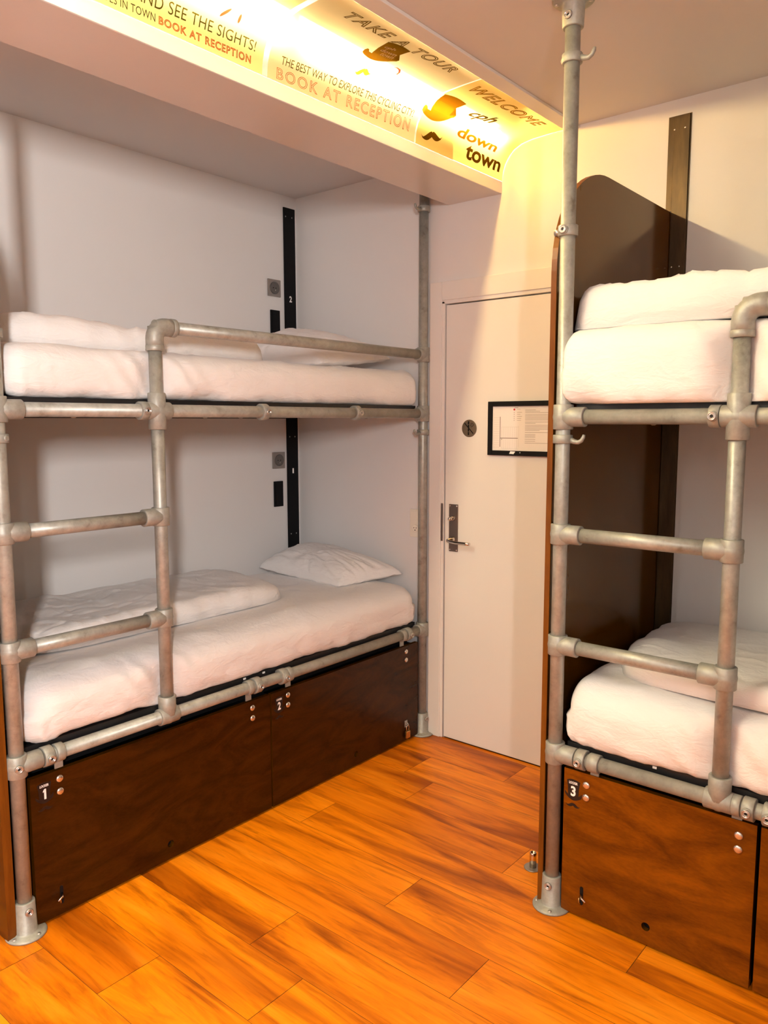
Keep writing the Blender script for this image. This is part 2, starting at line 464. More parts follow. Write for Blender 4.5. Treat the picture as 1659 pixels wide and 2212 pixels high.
def hat_pts(lean=True, n=16):
    """top hat silhouette in a unit box: crescent brim with curled tips, crown flaring upward"""
    P = [(-.02, .40), (-.035, .30)]
    for k in range(n+1):
        u = k/n; P.append((u*1.0, .17 - .17*math.sin(PI*min(1, u*1.02)) ** .9 + .07*(1-u)**4))
    if lean:
        P += [(1.04, .25), (.84, .235), (.90, .52), (1.03, .82)]
        for k in range(1, 8): u = k/8; P.append((1.03-.73*u, .82 + .18*u + .07*math.sin(PI*u)))
        P += [(.30, 1.0), (.235, .62), (.225, .30), (.13, .34), (.08, .44), (.03, .46)]
    else:
        P += [(1.035, .30), (1.02, .40), (.96, .33), (.82, .245), (.84, .60), (.92, .93)]
        for k in range(1, 8): u = k/8; P.append((.92-.84*u, .93 + .07*math.sin(PI*u)))
        P += [(.08, .93), (.16, .60), (.18, .245), (.04, .33)]
    return P
def stache_pts(n=12):
    P = []
    for k in range(n+1):
        u = k/n; P.append((u*.5, .35 + .62*math.sin(PI*min(1, u*1.0)*.5)**2.2 - (.0 if u < .95 else .12)))
    top = P + [(1-x, y) for x, y in P[::-1][1:]]
    bot = []
    for k in range(n+1):
        u = k/n; bot.append((u*.5, .35 - .34*math.sin(PI*u*.95)**.9 + .12*u))
    b = bot + [(1-x, y) for x, y in bot[::-1][1:]]
    return [(-.03, .62), (.03, .45)] + top[2:-2] + [(.97, .45), (1.03, .62)] + b[::-1][1:-1]
def affine(pts, O, U, W):
    """unit point (a, b) -> O + a*U + b*W in (y, s)"""
    return [(O[0]+a*U[0]+b*W[0], O[1]+a*U[1]+b*W[1]) for a, b in pts]

# poster A, yellow
pA = empty('poster', (1.27, -1.70, 2.58), 'yellow backlit poster printed AND SEE THE SIGHTS! at the left end of the glowing cove', 'poster', 'backlit posters in the ceiling cove')
film(-2.05, -1.338, mb=None).build('print_sheet', M['pyellow'], pA, recalc=False)
cove_text('AND SEE THE SIGHTS!', (-1.765, -1.372, .042, .074, .050, .077), M['pink'], pA, space=1.05)
cove_text('DES IN TOWN', (-1.845, -1.700, .010, .028, .011, .031), M['pblack'], pA, space=1.05)
cove_text('BOOK AT RECEPTION', (-1.690, -1.383, .010, .030, .014, .036), M['porange'], pA, outline=.035, thick=.0, space=1.15)
for q in (((-1.512, .094), (-1.486, .125)), ((-1.450, .098), (-1.452, .124))):
    (ya, sa), (yb, sb) = q; n_ = V((sb-sa, -(yb-ya))).normalized()*.0045
    pts = []
    for k in range(14):
        t = 2*PI*k/14; c_ = ((ya+yb)/2, (sa+sb)/2); h = V(((yb-ya)/2, (sb-sa)/2))
        pts.append((c_[0]+h[0]*math.cos(t)+n_[0]*math.sin(t), c_[1]+h[1]*math.cos(t)+n_[1]*math.sin(t)))
    on_cove(poly_bm(pts), 'printed_petal', M['pred'], pA)
# poster B, peach
pB = empty('poster', (1.27, -.96, 2.58), 'peach backlit cove poster printed THE BEST WAY TO EXPLORE THIS CYCLING CITY!', 'poster', 'backlit posters in the ceiling cove')
film(-1.318, -.612).build('print_sheet', M['ppeach'], pB, recalc=False)
cove_text('THE BEST WAY TO EXPLORE THIS CYCLING CITY!', (-1.272, -.648, .050, .073, .076, .101), M['pink'], pB, thick=.004)
cove_text('BOOK AT RECEPTION', (-1.284, -.650, .006, .038, .026, .068), M['ppink'], pB, outline=.018, space=1.25)
cove_text('TAKE A TOUR', (-1.215, -.720, .290, .330, .315, .355), M['pbrown'], pB, shear=.3, outline=.028, space=1.15)
on_cove(poly_bm(affine(hat_pts(), (-1.016, .172), (.120, .044), (-.034, .110))), 'printed_hat', M['pbrown'], pB)
for i_, (tx, d0) in enumerate((('cph', .0), ('down', .0), ('town', .0))):
    yb_ = -1.000 + i_*.006; sb_ = .262 - i_*.018
    cove_text(tx, (yb_+(.0 if i_ < 2 else .012), yb_+(.04 if i_ == 0 else .062), sb_-.002, sb_+.014, sb_+.008, sb_+.026), M['pwhite'], pB, 'white_lettering', thick=.02).location.z -= .001
on_cove(poly_bm(affine(stache_pts(), (-.984, .113), (.062, .018), (-.004, .030))), 'printed_moustache', M['pgold'], pB)
pts = [(-.888, .205), (-.868, .214), (-.850, .212), (-.838, .200), (-.836, .184), (-.842, .184), (-.846, .198), (-.855, .206), (-.868, .209)]
on_cove(poly_bm(pts), 'printed_swirl', M['pred'], pB)
# poster C, amber
pC = empty('poster', (1.27, -.31, 2.58), 'amber backlit poster with hat and moustache at the door wall end of the cove', 'poster', 'backlit posters in the ceiling cove')
film(-.604, -.004).build('print_sheet', M['pamber'], pC, recalc=False)
cove_text('WELCOME', (-.570, -.105, .285, .335, .300, .345), M['pgold'], pC, shear=.3, outline=.032, space=1.15)
on_cove(poly_bm(affine(hat_pts(), (-.598, .078), (.158, .040), (-.050, .122))), 'printed_hat', M['pbrown'], pC)
on_cove(poly_bm(affine(stache_pts(), (-.572, .017), (.118, .022), (-.004, .036))), 'printed_moustache', M['pbrown'], pC)
cove_text('cph', (-.408, -.268, .160, .215, .178, .240), M['pblack'], pC, shear=.35, thick=.03)
cove_text('down', (-.380, -.108, .083, .125, .092, .128), M['pbrown'], pC, thick=.028)
cove_text('town', (-.292, -.036, .022, .078, .028, .076), M['pbrown'], pC, thick=.028)
# plain diffuser in the joints; unseen run added beyond the posters as room fill
dd = empty('light_diffuser', (1.27, -2.9, 2.58), 'plain white glowing diffuser running along the ceiling cove between the posters, its unseen run added to fill the room with light', 'light diffuser')
film(-4.6, -2.058, ny=10).build('fill_diffuser_sheet', M['clear'], dd, recalc=False)
film(-1.338, -1.318, ny=1).build('joint_strip', M['diffuser'], dd, recalc=False)
film(-.612, -.604, ny=1).build('joint_strip', M['diffuser'], dd, recalc=False)
mb = MB(); mb.box((1.2, YMIN+.001, 2.484), (1.54, -4.6, 2.66)); mb.build('end_block', M['soffit'], dd)
# fluorescent tubes; the last two are added out of view as room fill
for i, (a, b) in enumerate(((-1.235, -.070), (-2.055, -1.245), (-3.270, -2.075), (-4.480, -3.290))):
    tb = empty('fluorescent_tube', (1.285, (a+b)/2, 2.676),
               ['glowing fluorescent tube behind the amber and peach posters, its end by the door wall', 'glowing fluorescent tube behind the yellow poster at the top edge', 'added unseen fill tube behind the plain diffuser above the near ladder', 'added unseen fill tube behind the plain diffuser nearest the back wall'][i], 'lamp', 'tubes in the ceiling cove')
    MB().rod((1.285, a+.02, 2.676), (1.285, b-.02, 2.676), .013, 16).build('lit_tube', M['tube'] if i < 2 else M['fill_tube'], tb)
    m_ = MB().rod((1.285, a, 2.676), (1.285, a+.02, 2.676), .0135, 16).build('end_cap', M['plate'], tb)
    m_ = MB().rod((1.285, b-.02, 2.676), (1.285, b, 2.676), .0135, 16).build('end_cap', M['plate'], tb)
    mb = MB(); mb.box((1.265, a, 2.700), (1.305, b, 2.745), .003); mb.box((1.277, a+.0, 2.676), (1.293, a+.012, 2.702)); mb.box((1.277, b-.012, 2.676), (1.293, b, 2.702)); mb.box((1.275, a+.3, 2.745), (1.295, a+.34, 2.7905)); mb.box((1.275, b-.34, 2.745), (1.295, b-.3, 2.7905)); mb.build('batten', M['lining'], tb)

# ------------------------------------------------------------------ door
d = empty('door_1', ((DX0+DX1)/2, 0, 0)); struct(d)
mb = MB(); mb.box((DX0+.006, -.004, .006), (DX1-.006, .036, DZ-.005), .002); mb.build('door_leaf', M['door'], d)
mb = MB()
mb.box((.885, -.016, 0), (.952, -.0005, 2.135), .003); mb.box((.952, -.016, 2.052), (1.955, -.0005, 2.135), .003)
mb.box((.944, -.010, 0), (.966, .0, 2.05), .003); mb.box((.944, -.010, 2.036), (1.90, .0, 2.058), .003); mb.box((1.874, -.010, 0), (1.945, .0, 2.036), .003)
mb.build('door_frame', M['frame'], d)
mb = MB(); mb.box((DX0, .0362, 0), (DX0+.004, .074, DZ)); mb.build('door_stop_bead', M['matblack'], d)
# lock
mb = MB(); mb.box((.996, -.009, .911), (1.045, -.0042, 1.131), .0015); lp = mb.build('lock_plate', M['lockplate'], d)
for x in (1.002, 1.039):
    for z in (.919, 1.123): MB().lathe((x, -.009, z), (0, -1, 0), [(0, .0042), (.0015, .0035), (.002, .001)], 12).build('screw', M['chrome'], lp)
mb = MB(); mb.lathe((1.021, -.009, .968), (0, -1, 0), [(0, .013), (.006, .013), (.010, .009), (.045, .008)], 20)
mb.tube([(1.021, -.050, .968), (1.026, -.058, .967), (1.040, -.061, .965), (1.075, -.058, .962), (1.118, -.054, .962), (1.140, -.053, .962)], .0075, 12)
mb.build('door_handle', M['chrome'], d)
mb = MB(); mb.lathe((1.021, -.009, 1.066), (0, -1, 0), [(0, .012), (.006, .011), (.018, .008)], 18); mb.tube([(1.021, -.022, 1.066), (1.021, -.034, 1.066), (1.021, -.042, 1.066)], .006, 10, radii=[.009, .007, .005])
mb.ball((1.021, -.036, 1.066), .010, seg=14)
mb.build('thumb_turn', M['chrome'], d)
mb = MB(); mb.box((.953, -.0125, .955), (.9635, -.0095, 1.132), .001); st = mb.build('strike_plate', M['lockplate'], d)
# round no smoking sign
s = empty('no_smoking_sign', (1.101, -.005, 1.479), 'small round bronze no smoking sign on the white door', 'sign')
MB().lathe((1.101, -.0045, 1.479), (0, -1, 0), [(0, .039), (.002, .039), (.003, .0375)], 40).build('disc', M['bronze'], s)
mb = MB()
for z in (1.450, 1.466, 1.482, 1.498): mb.box((1.0955, -.0092, z-.001), (1.1015, -.0073, z+.0125))
mb.build('cigarette_symbol', M['matblack'], s)
c_ = V((1.101, 0, 1.479)); dv = V((-1, 0, 1)).normalized(); pv = V((1, 0, 1)).normalized()
mb = MB(); a_ = c_+dv*.033; b_ = c_-dv*.033
mb.prism([a_+pv*.0018+V((0, -.0094, 0)), b_+pv*.0018+V((0, -.0094, 0)), b_-pv*.0018+V((0, -.0094, 0)), a_-pv*.0018+V((0, -.0094, 0))], (0, .0015, 0)); mb.build('slash_bar', M['matblack'], s)
mb = MB(); mb.tube([(1.108, -.0082, 1.490), (1.113, -.0082, 1.494), (1.110, -.0082, 1.499), (1.117, -.0082, 1.503), (1.121, -.0082, 1.499)], .001, 6); mb.tube([(1.112, -.0082, 1.486), (1.119, -.0082, 1.488), (1.124, -.0082, 1.493), (1.123, -.0082, 1.5)], .001, 6); mb.build('smoke_symbol', M['matblack'], s)
# evacuation plan
s = empty('framed_plan', (1.37, -.005, 1.363), 'black framed evacuation plan on the door, half hidden by the wooden bed end', 'framed notice')
fx0, fx1, fz0, fz1 = 1.205, 1.538, 1.363, 1.596
mb = MB(); fw = .021
mb.box((fx0, -.018, fz0), (fx0+fw, -.0045, fz1), .002); mb.box((fx1-fw, -.018, fz0), (fx1, -.0045, fz1), .002)
mb.box((fx0+fw, -.018, fz0), (fx1-fw, -.0045, fz0+fw), .002); mb.box((fx0+fw, -.018, fz1-fw), (fx1-fw, -.0045, fz1), .002)
fr = mb.build('picture_frame', M['matblack'], s)
mb = MB(); mb.box((fx0+fw-.003, -.009, fz0+fw-.003), (fx1-fw+.003, -.0046, fz1-fw+.003)); pp = mb.build('paper_sheet', M['paper'], s)
def ink(rects, name, mat):
    mb = MB()
    for x0, z0, x1, z1 in rects: mb.face([(x0, -.0094, z0), (x1, -.0094, z0), (x1, -.0094, z1), (x0, -.0094, z1)])
    return mb.build(name, mat, pp)
ink([(1.262, 1.400, 1.2655, 1.530), (1.2655, 1.436, 1.352, 1.4395), (1.270, 1.431, 1.274, 1.435)], 'plan_corridor', M['ink'])
R_ = []
for k in range(14): R_.append((1.232, 1.398+.0098*k, 1.260, 1.3987+.0098*k))
for k in range(8): R_.append((1.272+.0105*k, 1.441, 1.2727+.0105*k, 1.486))
for k in range(8): R_.append((1.272+.0105*k, 1.392, 1.2727+.0105*k, 1.433))
R_ += [(1.272, 1.4855, 1.356, 1.4862), (1.272, 1.392, 1.356, 1.3927), (1.2315, 1.392, 1.2322, 1.545), (1.355, 1.40, 1.3557, 1.49)]
ink(R_, 'plan_walls', M['lightink'])
R_ = [(1.334, 1.5675, 1.352, 1.5695)]
for z in (1.562, 1.5485, 1.540, 1.531, 1.523, 1.515): R_.append((1.346, z-.0006, 1.346+random.uniform(.016, .026), z+.0006))
zz = 1.566
for k in range(22):
    zz -= random.choice((.0055, .0055, .0085))
    if zz < 1.389: break
    R_.append((1.386, zz-.0007, 1.386+random.choice((.125, .118, .122, .05, .07)), zz+.0007))
ink(R_, 'text_lines', M['ink'])
mb = MB(); mb.lathe((1.333, -.0092, 1.5605), (0, -1, 0), [(0, .0045), (.0004, .0045)], 16); mb.build('red_marker', M['redink'], pp)
mb = MB()
for z in (1.5485, 1.540, 1.531, 1.523, 1.515): mb.face([(1.331, -.0094, z-.0015), (1.334, -.0094, z-.0015), (1.334, -.0094, z+.0015), (1.331, -.0094, z+.0015)])
mb.build('legend_marks', M['ink'], pp)
mb = MB(); mb.face([(1.316, -.0184, 1.371), (1.338, -.0184, 1.370), (1.346, -.0184, 1.381), (1.322, -.0184, 1.382)]); mb.build('torn_sticker', M['white'], fr)
mb = MB(); mb.face([(1.366, -.0184, 1.376), (1.370, -.0184, 1.374), (1.371, -.0184, 1.380)])
mb.build('torn_sticker', M['white'], fr)

# ------------------------------------------------------------------ wall fittings
def plate_left(name, y0, y1, z0, z1, mat, label, cat, socket=False, group=None):
    e = empty(name, (0, (y0+y1)/2, z0), label, cat, group)
    MB().box((.0004, y0, z0), (.009, y1, z1), .002).build('cover_plate', mat, e)
    if socket:
        c = V((.009, (y0+y1)/2, (z0+z1)/2)); R_ = min(y1-y0, z1-z0)*.36
        MB().lathe(c, (1, 0, 0), [(0, R_), (.003, R_), (.003, R_*.86), (-.004+.0045, R_*.80)], 30).build('socket_insert', M['darkplate'], e)
        mb = MB()
        for dy, dz in ((-.009, 0), (.009, 0)): mb.lathe(c+V((.0008, dy, dz)), (1, 0, 0), [(0, .0028), (.0006, .0028)], 12)
        mb.build('pin_hole', M['matblack'], e)
        MB().rod(c+V((.0004, 0, -.012)), c+V((.006, 0, -.012)), .0025, 12).build('earth_pin', M['chrome'], e)
    else:
        MB().box((.009, y0+.008, z0+.012), (.0115, y1-.008, z1-.012), .001).build('rocker', mat, e)
    return e
plate_left('wall_socket', -.207, -.122, 2.147, 2.232, M['plate'], 'grey steel wall socket above the left upper bunk beside the black strip', 'socket', True, 'steel sockets by the bunk pillows')
plate_left('wall_socket', -.195, -.111, 1.265, 1.351, M['plate'], 'dark steel wall socket above the left lower bunk beside the black strip', 'socket', True, 'steel sockets by the bunk pillows')
plate_left('light_switch', -.192, -.130, 1.944, 2.079, M['matblack'], 'black upright switch plate just above the left upper bunk pillow', 'switch', False, 'black switch plates by the bunk pillows')
plate_left('light_switch', -.189, -.127, 1.064, 1.198, M['matblack'], 'black upright switch plate on the wall above the left lower bunk', 'switch', False, 'black switch plates by the bunk pillows')
e = empty('power_socket', (.80, 0, .958), 'cream double power socket on the wall partly behind the far bunk post', 'socket')
MB().box((.768, -.010, .958), (.832, -.0004, 1.092), .003).build('cover_plate', M['plastic'], e)
MB().box((.776, -.013, 1.040), (.824, -.010, 1.084), .0015).build('rocker', M['plastic'], e)
MB().lathe((.800, -.010, 1.000), (0, -1, 0), [(0, .020), (.0025, .0195), (.0026, .017), (.0008, .016)], 28).build('socket_insert', M['plastic'], e)
mb = MB()
for dx in (-.007, .007): mb.lathe((.800+dx, -.0108, 1.003), (0, -1, 0), [(0, .0024), (.0005, .0024)], 10)
mb.lathe((.800, -.0108, .992), (0, -1, 0), [(0, .003), (.0005, .003)], 10); mb.build('pin_hole', M['matblack'], e)

# steel strips on the walls
e = empty('wall_strip', (0, -.055, .50), 'black steel strip on the wall by the left bunk pillows, numbered 2 and 1', 'steel strip')
MB().box((.0004, -.092, .50), (.008, -.014, 2.604), .001).build('steel_strip', M['matblack'], e)
for y, z in ((-.080, 2.559), (-.036, 2.559), (-.074, 1.991), (-.036, 1.991), (-.074, .909), (-.036, .909), (-.074, 1.43), (-.036, 1.43)):
    MB().lathe((.008, y, z), (1, 0, 0), [(0, .0032), (.0012, .0028), (.0016, .001)], 12).build('screw', M['screw'], e)
def wall_num(txt, y0, y1, z0, z1):
    bm = text_mesh(txt, 1, 0, .03); a, b, c, d_ = bounds(bm)
    for v in bm.verts: v.co = V((.0086, y0+(v.co.x-a)/(b-a)*(y1-y0), z0+(v.co.y-c)/(d_-c)*(z1-z0)))
    mb = MB(); mb.bm.free(); mb.bm = bm; mb.build('number', M['white'], e, recalc=False)
wall_num('2', -.062, -.044, 2.130, 2.161); wall_num('1', -.058, -.048, 1.235, 1.262)
e = empty('wall_strip', (1.99, 0, .50), 'tall brown steel strip on the far wall beside the wooden end of the right bunk', 'steel strip')
MB().box((1.9725, -.008, .50), (2.029, -.0004, 2.604), .001).build('steel_strip', M['strip'], e)
mb = MB(); mb.box((1.953, -.0078, 2.2735), (1.9725, -.0004, 2.6035)); mb.box((2.029, -.002, .5), (2.033, -.0004, 2.606)); mb.build('strip_edge', M['strip'], e)
for x, z in ((1.975, 2.557), (2.013, 2.557), (1.982, 2.073), (2.010, 2.073)):
    MB().lathe((x, -.008, z), (0, -1, 0), [(0, .0038), (.0014, .0034), (.002, .001)], 12).build('screw', M['stud'], e)

# ------------------------------------------------------------------ bunk beds
PRAD, FRAD = .0212, .0285
class Bunk:
    def __init__(self, base, es, eo, L, lad, zs, side, label):
        self.b, self.es, self.eo = V(base), V(es), V(eo); self.L, self.lad, self.zs, self.side = L, lad, zs, side
        self.root = empty('bunk_bed', self.p(L/2, -.42, 0), label, 'bunk bed', 'pipe bunk beds')
    def p(self, s, o, z): return self.b + self.es*s + self.eo*o + V((0, 0, z))
    def sleeve(self, mb, c, d, h0, h1, r=FRAD):
        mb.lathe(c + d*h0, d, [(0, r-.006), (.0, r-.0015), (.0015, r), (h1-h0-.0015, r), (h1-h0, r-.0015), (h1-h0, r-.006)], 30)
    def screw(self, parent, c, d):
        d = V(d).normalized(); c = V(c)
        MB().lathe(c - d*.0005, d, [(0, .0118), (.0045, .0112), (.0055, .0100), (.0055, .0086), (.0040, .0082), (.0042, .0066), (.0050, .0062), (.0050, .0046), (.0010, .0044), (.0010, .0001)], 22, capa=True, capb=False).build('set_screw', M['screw'], parent)
        MB().lathe(c + d*.0007, d, [(0, .0044), (.0004, .0044)], 12).build('screw_socket', M['socketdark'], parent)
    def tee(self, s, z, dirs, up=.030, along=.066, screw=None, name='tee_fitting'):
        """sleeve around a post with stubs along the rail"""
        mb = MB(); c = self.p(s, 0, z); zz = V((0, 0, 1))
        self.sleeve(mb, c, zz, -up, up, FRAD+.0005)
        for k in dirs: self.sleeve(mb, c, self.es*k, .0, along)
        mb.ball(c, FRAD+.0018)
        o = mb.build(name, M['cast'], self.root)
        if screw: self.screw(o, self.p(s, 0, z) + V(screw).normalized()*(FRAD+.002), screw)
        return o
    def collar(self, s, z, w=.028, r=FRAD+.002, screw=True, axis=None, name='collar', bracket=False):
        axis = self.es if axis is None else V(axis)
        mb = MB(); c = self.p(s, 0, z)
        self.sleeve(mb, c, axis, -w/2, w/2, r)
        if screw: mb.lathe(c + self.eo*(r-.006), self.eo, [(0, .014), (.007, .0135), (.009, .012)], 20)
        o = mb.build(name, M['cast'], self.root)
        if screw: self.screw(o, c + self.eo*(r+.003), self.eo)
        return o
    def hook(self, s, z, k, d=None):
        mb = MB(); c = self.p(s, 0, z); zz = V((0, 0, 1)); r = FRAD
        self.sleeve(mb, c, zz, -.0125, .0125, r)
        d = self.es*k if d is None else V(d).normalized()
        pts = [c + d*(r-.004) + zz*-.002, c + d*(r+.008) + zz*-.007, c + d*(r+.020) + zz*-.009, c + d*(r+.030) + zz*-.004, c + d*(r+.036) + zz*.006, c + d*(r+.038) + zz*.013]
        mb.tube(pts, .006, 12, radii=[.0085, .0075, .0065, .006, .0055, .004])
        mb.lathe(c - d*(r-.004), -d, [(0, .009), (.006, .0085), (.007, .007)], 16)
        return mb.build('hook_collar', M['cast'], self.root)
    def flange(self, s, z, sgn, scr):
        mb = MB(); c = self.p(s, 0, z); d = V((0, 0, sgn))
        hgt = .105 if sgn > 0 else .075
        mb.lathe(c + d*.0006, d, [(0, .058), (.004, .058), (.0075, .054), (.010, .036), (.014, FRAD+.003), (hgt-.002, FRAD+.0005), (hgt, FRAD-.001), (hgt, FRAD-.006)], 36)
        o = mb.build('floor_flange' if sgn > 0 else 'ceiling_flange', M['cast'], self.root)
        for a in (.4, 2.0, 3.5, 5.1):
            q = c + V((math.cos(a)*.046, math.sin(a)*.046, sgn*.0075))
            MB().lathe(q, d, [(0, .0062), (.003, .0055), (.0042, .002)], 14).build('bolt_head', M['screw'], o)
        self.screw(o, c + V((0, 0, sgn*(hgt-.025))) + V(scr).normalized()*(FRAD+.0015), scr)
    def build(self):
        z, L, lad, R = self.zs, self.L, self.lad, self.root
        G = M['galv']
        def rod(a, b, name): return MB().rod(a, b, PRAD, 32).build(name, G, R)
        for s in (0, L): rod(self.p(s, 0, .012), self.p(s, 0, H-.006), 'post')
        rod(self.p(lad, 0, z['low']), self.p(lad, 0, z['guard']), 'ladder_post')
        rod(self.p(.0, 0, z['r1']), self.p(lad, 0, z['r1']), 'rung'); rod(self.p(.0, 0, z['r2']), self.p(lad, 0, z['r2']), 'rung')
        rod(self.p(0, 0, z['up']), self.p(L, 0, z['up']), 'side_rail'); rod(self.p(0, 0, z['low']), self.p(L, 0, z['low']), 'side_rail')
        rod(self.p(lad, 0, z['guard']), self.p(L, 0, z['guard']), 'guard_rail')
        facing = self.eo*.8 - self.es*.15 if self.side == 'L' else self.eo
        # post tees
        for s, k in ((0, 1), (L, -1)):
            self.tee(s, z['up'], (k,), .036, .070 if s == 0 else .045)
            self.tee(s, z['low'], (k,), .033, .070 if s == 0 else .045, screw=(self.eo*.9 + self.es*k*-.2) if (s == 0 and self.side == 'L') else None)
        self.tee(L, z['guard'], (-1,), .033, .045)
        for r_ in ('r1', 'r2'):
            self.tee(0, z[r_], (1,), .030, .066); self.tee(lad, z[r_], (-1,), .030, .066)
        # cross at the ladder
        mb = MB(); c = self.p(lad, 0, z['up']); zz = V((0, 0, 1))
        self.sleeve(mb, c, zz, -.060, .058); self.sleeve(mb, c, self.es, -.040, .046); mb.ball(c, FRAD+.0015)
        mb.build('cross_fitting', M['cast'], R)
        self.collar(lad-.055, z['up'], .027, FRAD+.001)
        # tee at the ladder foot
        mb = MB(); c = self.p(lad, 0, z['low'])
        self.sleeve(mb, c, zz, 0, .068, FRAD+.001); self.sleeve(mb, c, self.es, -.036, .036); mb.ball(c, FRAD+.0015)
        mb.build('tee_fitting', M['cast'], R)
        # elbow
        mb = MB(); zg = z['guard']; rr = .040
        pts = [self.p(lad, 0, zg-.072), self.p(lad, 0, zg-rr)]
        for k in range(1, 10):
            a = PI/2*k/10; pts.append(self.p(lad+rr-rr*math.cos(a), 0, zg-rr+rr*math.sin(a)))
        pts += [self.p(lad+rr, 0, zg), self.p(lad+.072, 0, zg)]
        mb.tube(pts, FRAD, 30)
        self.sleeve(mb, self.p(lad, 0, zg), zz, -.078, -.060, FRAD+.001); self.sleeve(mb, self.p(lad, 0, zg), self.es, .060, .078, FRAD+.001)
        mb.build('elbow_fitting', M['cast'], R)
        # rail collars
        if self.side == 'L':
            for s in (.967, 1.480): self.collar(s, z['up'], .028)
            for s in (.089, .905, 1.040, 1.830): self.collar(s, z['low'], .030)
            for s, w_ in ((.126, .026), (.870, .024), (1.072, .024), (1.795, .024)): self.collar(s, z['low'], w_, FRAD-.0005, False, name='hinge_sleeve')
            self.hook(0, z['up']-.080, 1, -self.eo - self.es*.5); self.hook(0, 1.752, 1, -self.eo*.8 + self.es*.55)
            self.hook(L, z['up']-.086, -1); self.hook(L, 2.462, -1)
        else:
            for s in (1.0, 1.46): self.collar(s, z['up'], .028)
            for s in (.089, .560, .610, 1.30, 1.83): self.collar(s, z['low'], .030)
            for s, w_ in ((.130, .034), (.530, .022), (1.34, .024), (1.79, .024)): self.collar(s, z['low'], w_, FRAD-.0005, False, name='hinge_sleeve')
            self.hook(0, z['up']-.064, 1); self.hook(0, 2.508, 1)
            c = self.collar(0, 2.047, .030, FRAD, True, axis=(0, 0, 1))
        # brackets from hinge sleeves down to the lockers
        for s in ((.126, .870, 1.072, 1.795) if self.side == 'L' else (.130, .530, 1.34, 1.79)):
            MB().box(self.p(s-.013, -.004, z['low']-.050), self.p(s+.013, .000, z['low']-FRAD+.004)).build('hinge_bracket', M['cast'], R)
        for s in (0, L):
            self.flange(s, 0, 1, facing + self.es*.1); self.flange(s, H, -1, facing)
        # bed bases (black painted)
        for zr in (z['up'], z['low']):
            mb = MB(); d0 = -.838 if self.side == 'L' else -.852
            mb.box(self.p(.03, -.026, zr-.012), self.p(L-.03, -.022, zr+.036)); mb.box(self.p(.03, -.026, zr+.030), self.p(L-.03, d0, zr+.036))
            mb.box(self.p(.03, -.026, zr+.0), self.p(L-.03, d0, zr+.016)); mb.box(self.p(.03, d0, zr-.02), self.p(L-.03, d0+.02, zr+.036))
            bb = mb.build('bed_base', M['black'], R)
            if zr == z['up']:
                for s in (.25, .50, .74, .90, 1.01, 1.33, 1.60):
                    MB().lathe(self.p(s, -.045, zr+.0), V((0, 0, -1)), [(0, .014), (.012, .014), (.020, .010), (.024, .004)], 16).build('bolt', M['cast'], bb)
            else:
                for s in ((.87, .965) if self.side == 'L' else (.30, .70)):
                    MB().box(self.p(s-.006, -.0222, zr+.026), self.p(s+.006, -.0196, zr+.033), .0008).build('clip', M['white'], bb)
    def end_panel(self, s0, s1, o1, rad, ztop):
        """plywood end board with a rounded front top corner"""
        pts = [(-.8618, .004), (o1, .004), (o1, ztop-rad)]
        for k in range(1, 16):
            a = PI/2*k/16; pts.append((o1-rad+rad*math.cos(a), ztop-rad+rad*math.sin(a)))
        pts += [(o1-rad, ztop), (-.8618, ztop)]
        mb = MB()
        n = len(pts)
        A = [mb.bm.verts.new(self.p(s0, o, z)) for o, z in pts]; B = [mb.bm.verts.new(self.p(s1, o, z)) for o, z in pts]
        mb.bm.faces.new(A); mb.bm.faces.new(B[::-1])
        for k in range(n):
            f = mb.bm.faces.new((A[k], B[k], B[(k+1) % n], A[(k+1) % n])); f.material_index = 1
        return mb.build('end_panel', [M['panelwood'], M['edgewood']], self.root)

LB = Bunk((.860, -1.981, 0), (0, 1, 0), (1, 0, 0), 1.951, .514, dict(up=1.546, low=.521, guard=1.815, r1=1.201, r2=.861), 'L',
          'galvanised pipe bunk bed along the left wall with its ladder nearest the camera')
LB.build()
LB.end_panel(-.056, -.030, .006, .33, 2.271)
RB = Bunk((1.997, -.863, 0), (1, 0, 0), (0, -1, 0), 1.965, .4835, dict(up=1.523, low=.504, guard=1.796, r1=1.179, r2=.842), 'R',
          'galvanised pipe bunk bed on the right with a wooden board at its left end')
RB.build()
RB.end_panel(-.044, -.0265, .010, .33, 2.271)
MB().rod(RB.p(-.040, 0, 2.047), RB.p(-.022, 0, 2.047), .009, 14).build('panel_bolt', M['screw'], RB.root)
for zq in (.09, .504, 1.523): MB().rod(RB.p(-.034, .0, zq), RB.p(-.020, .0, zq), .009, 14).build('panel_bolt', M['screw'], RB.root)

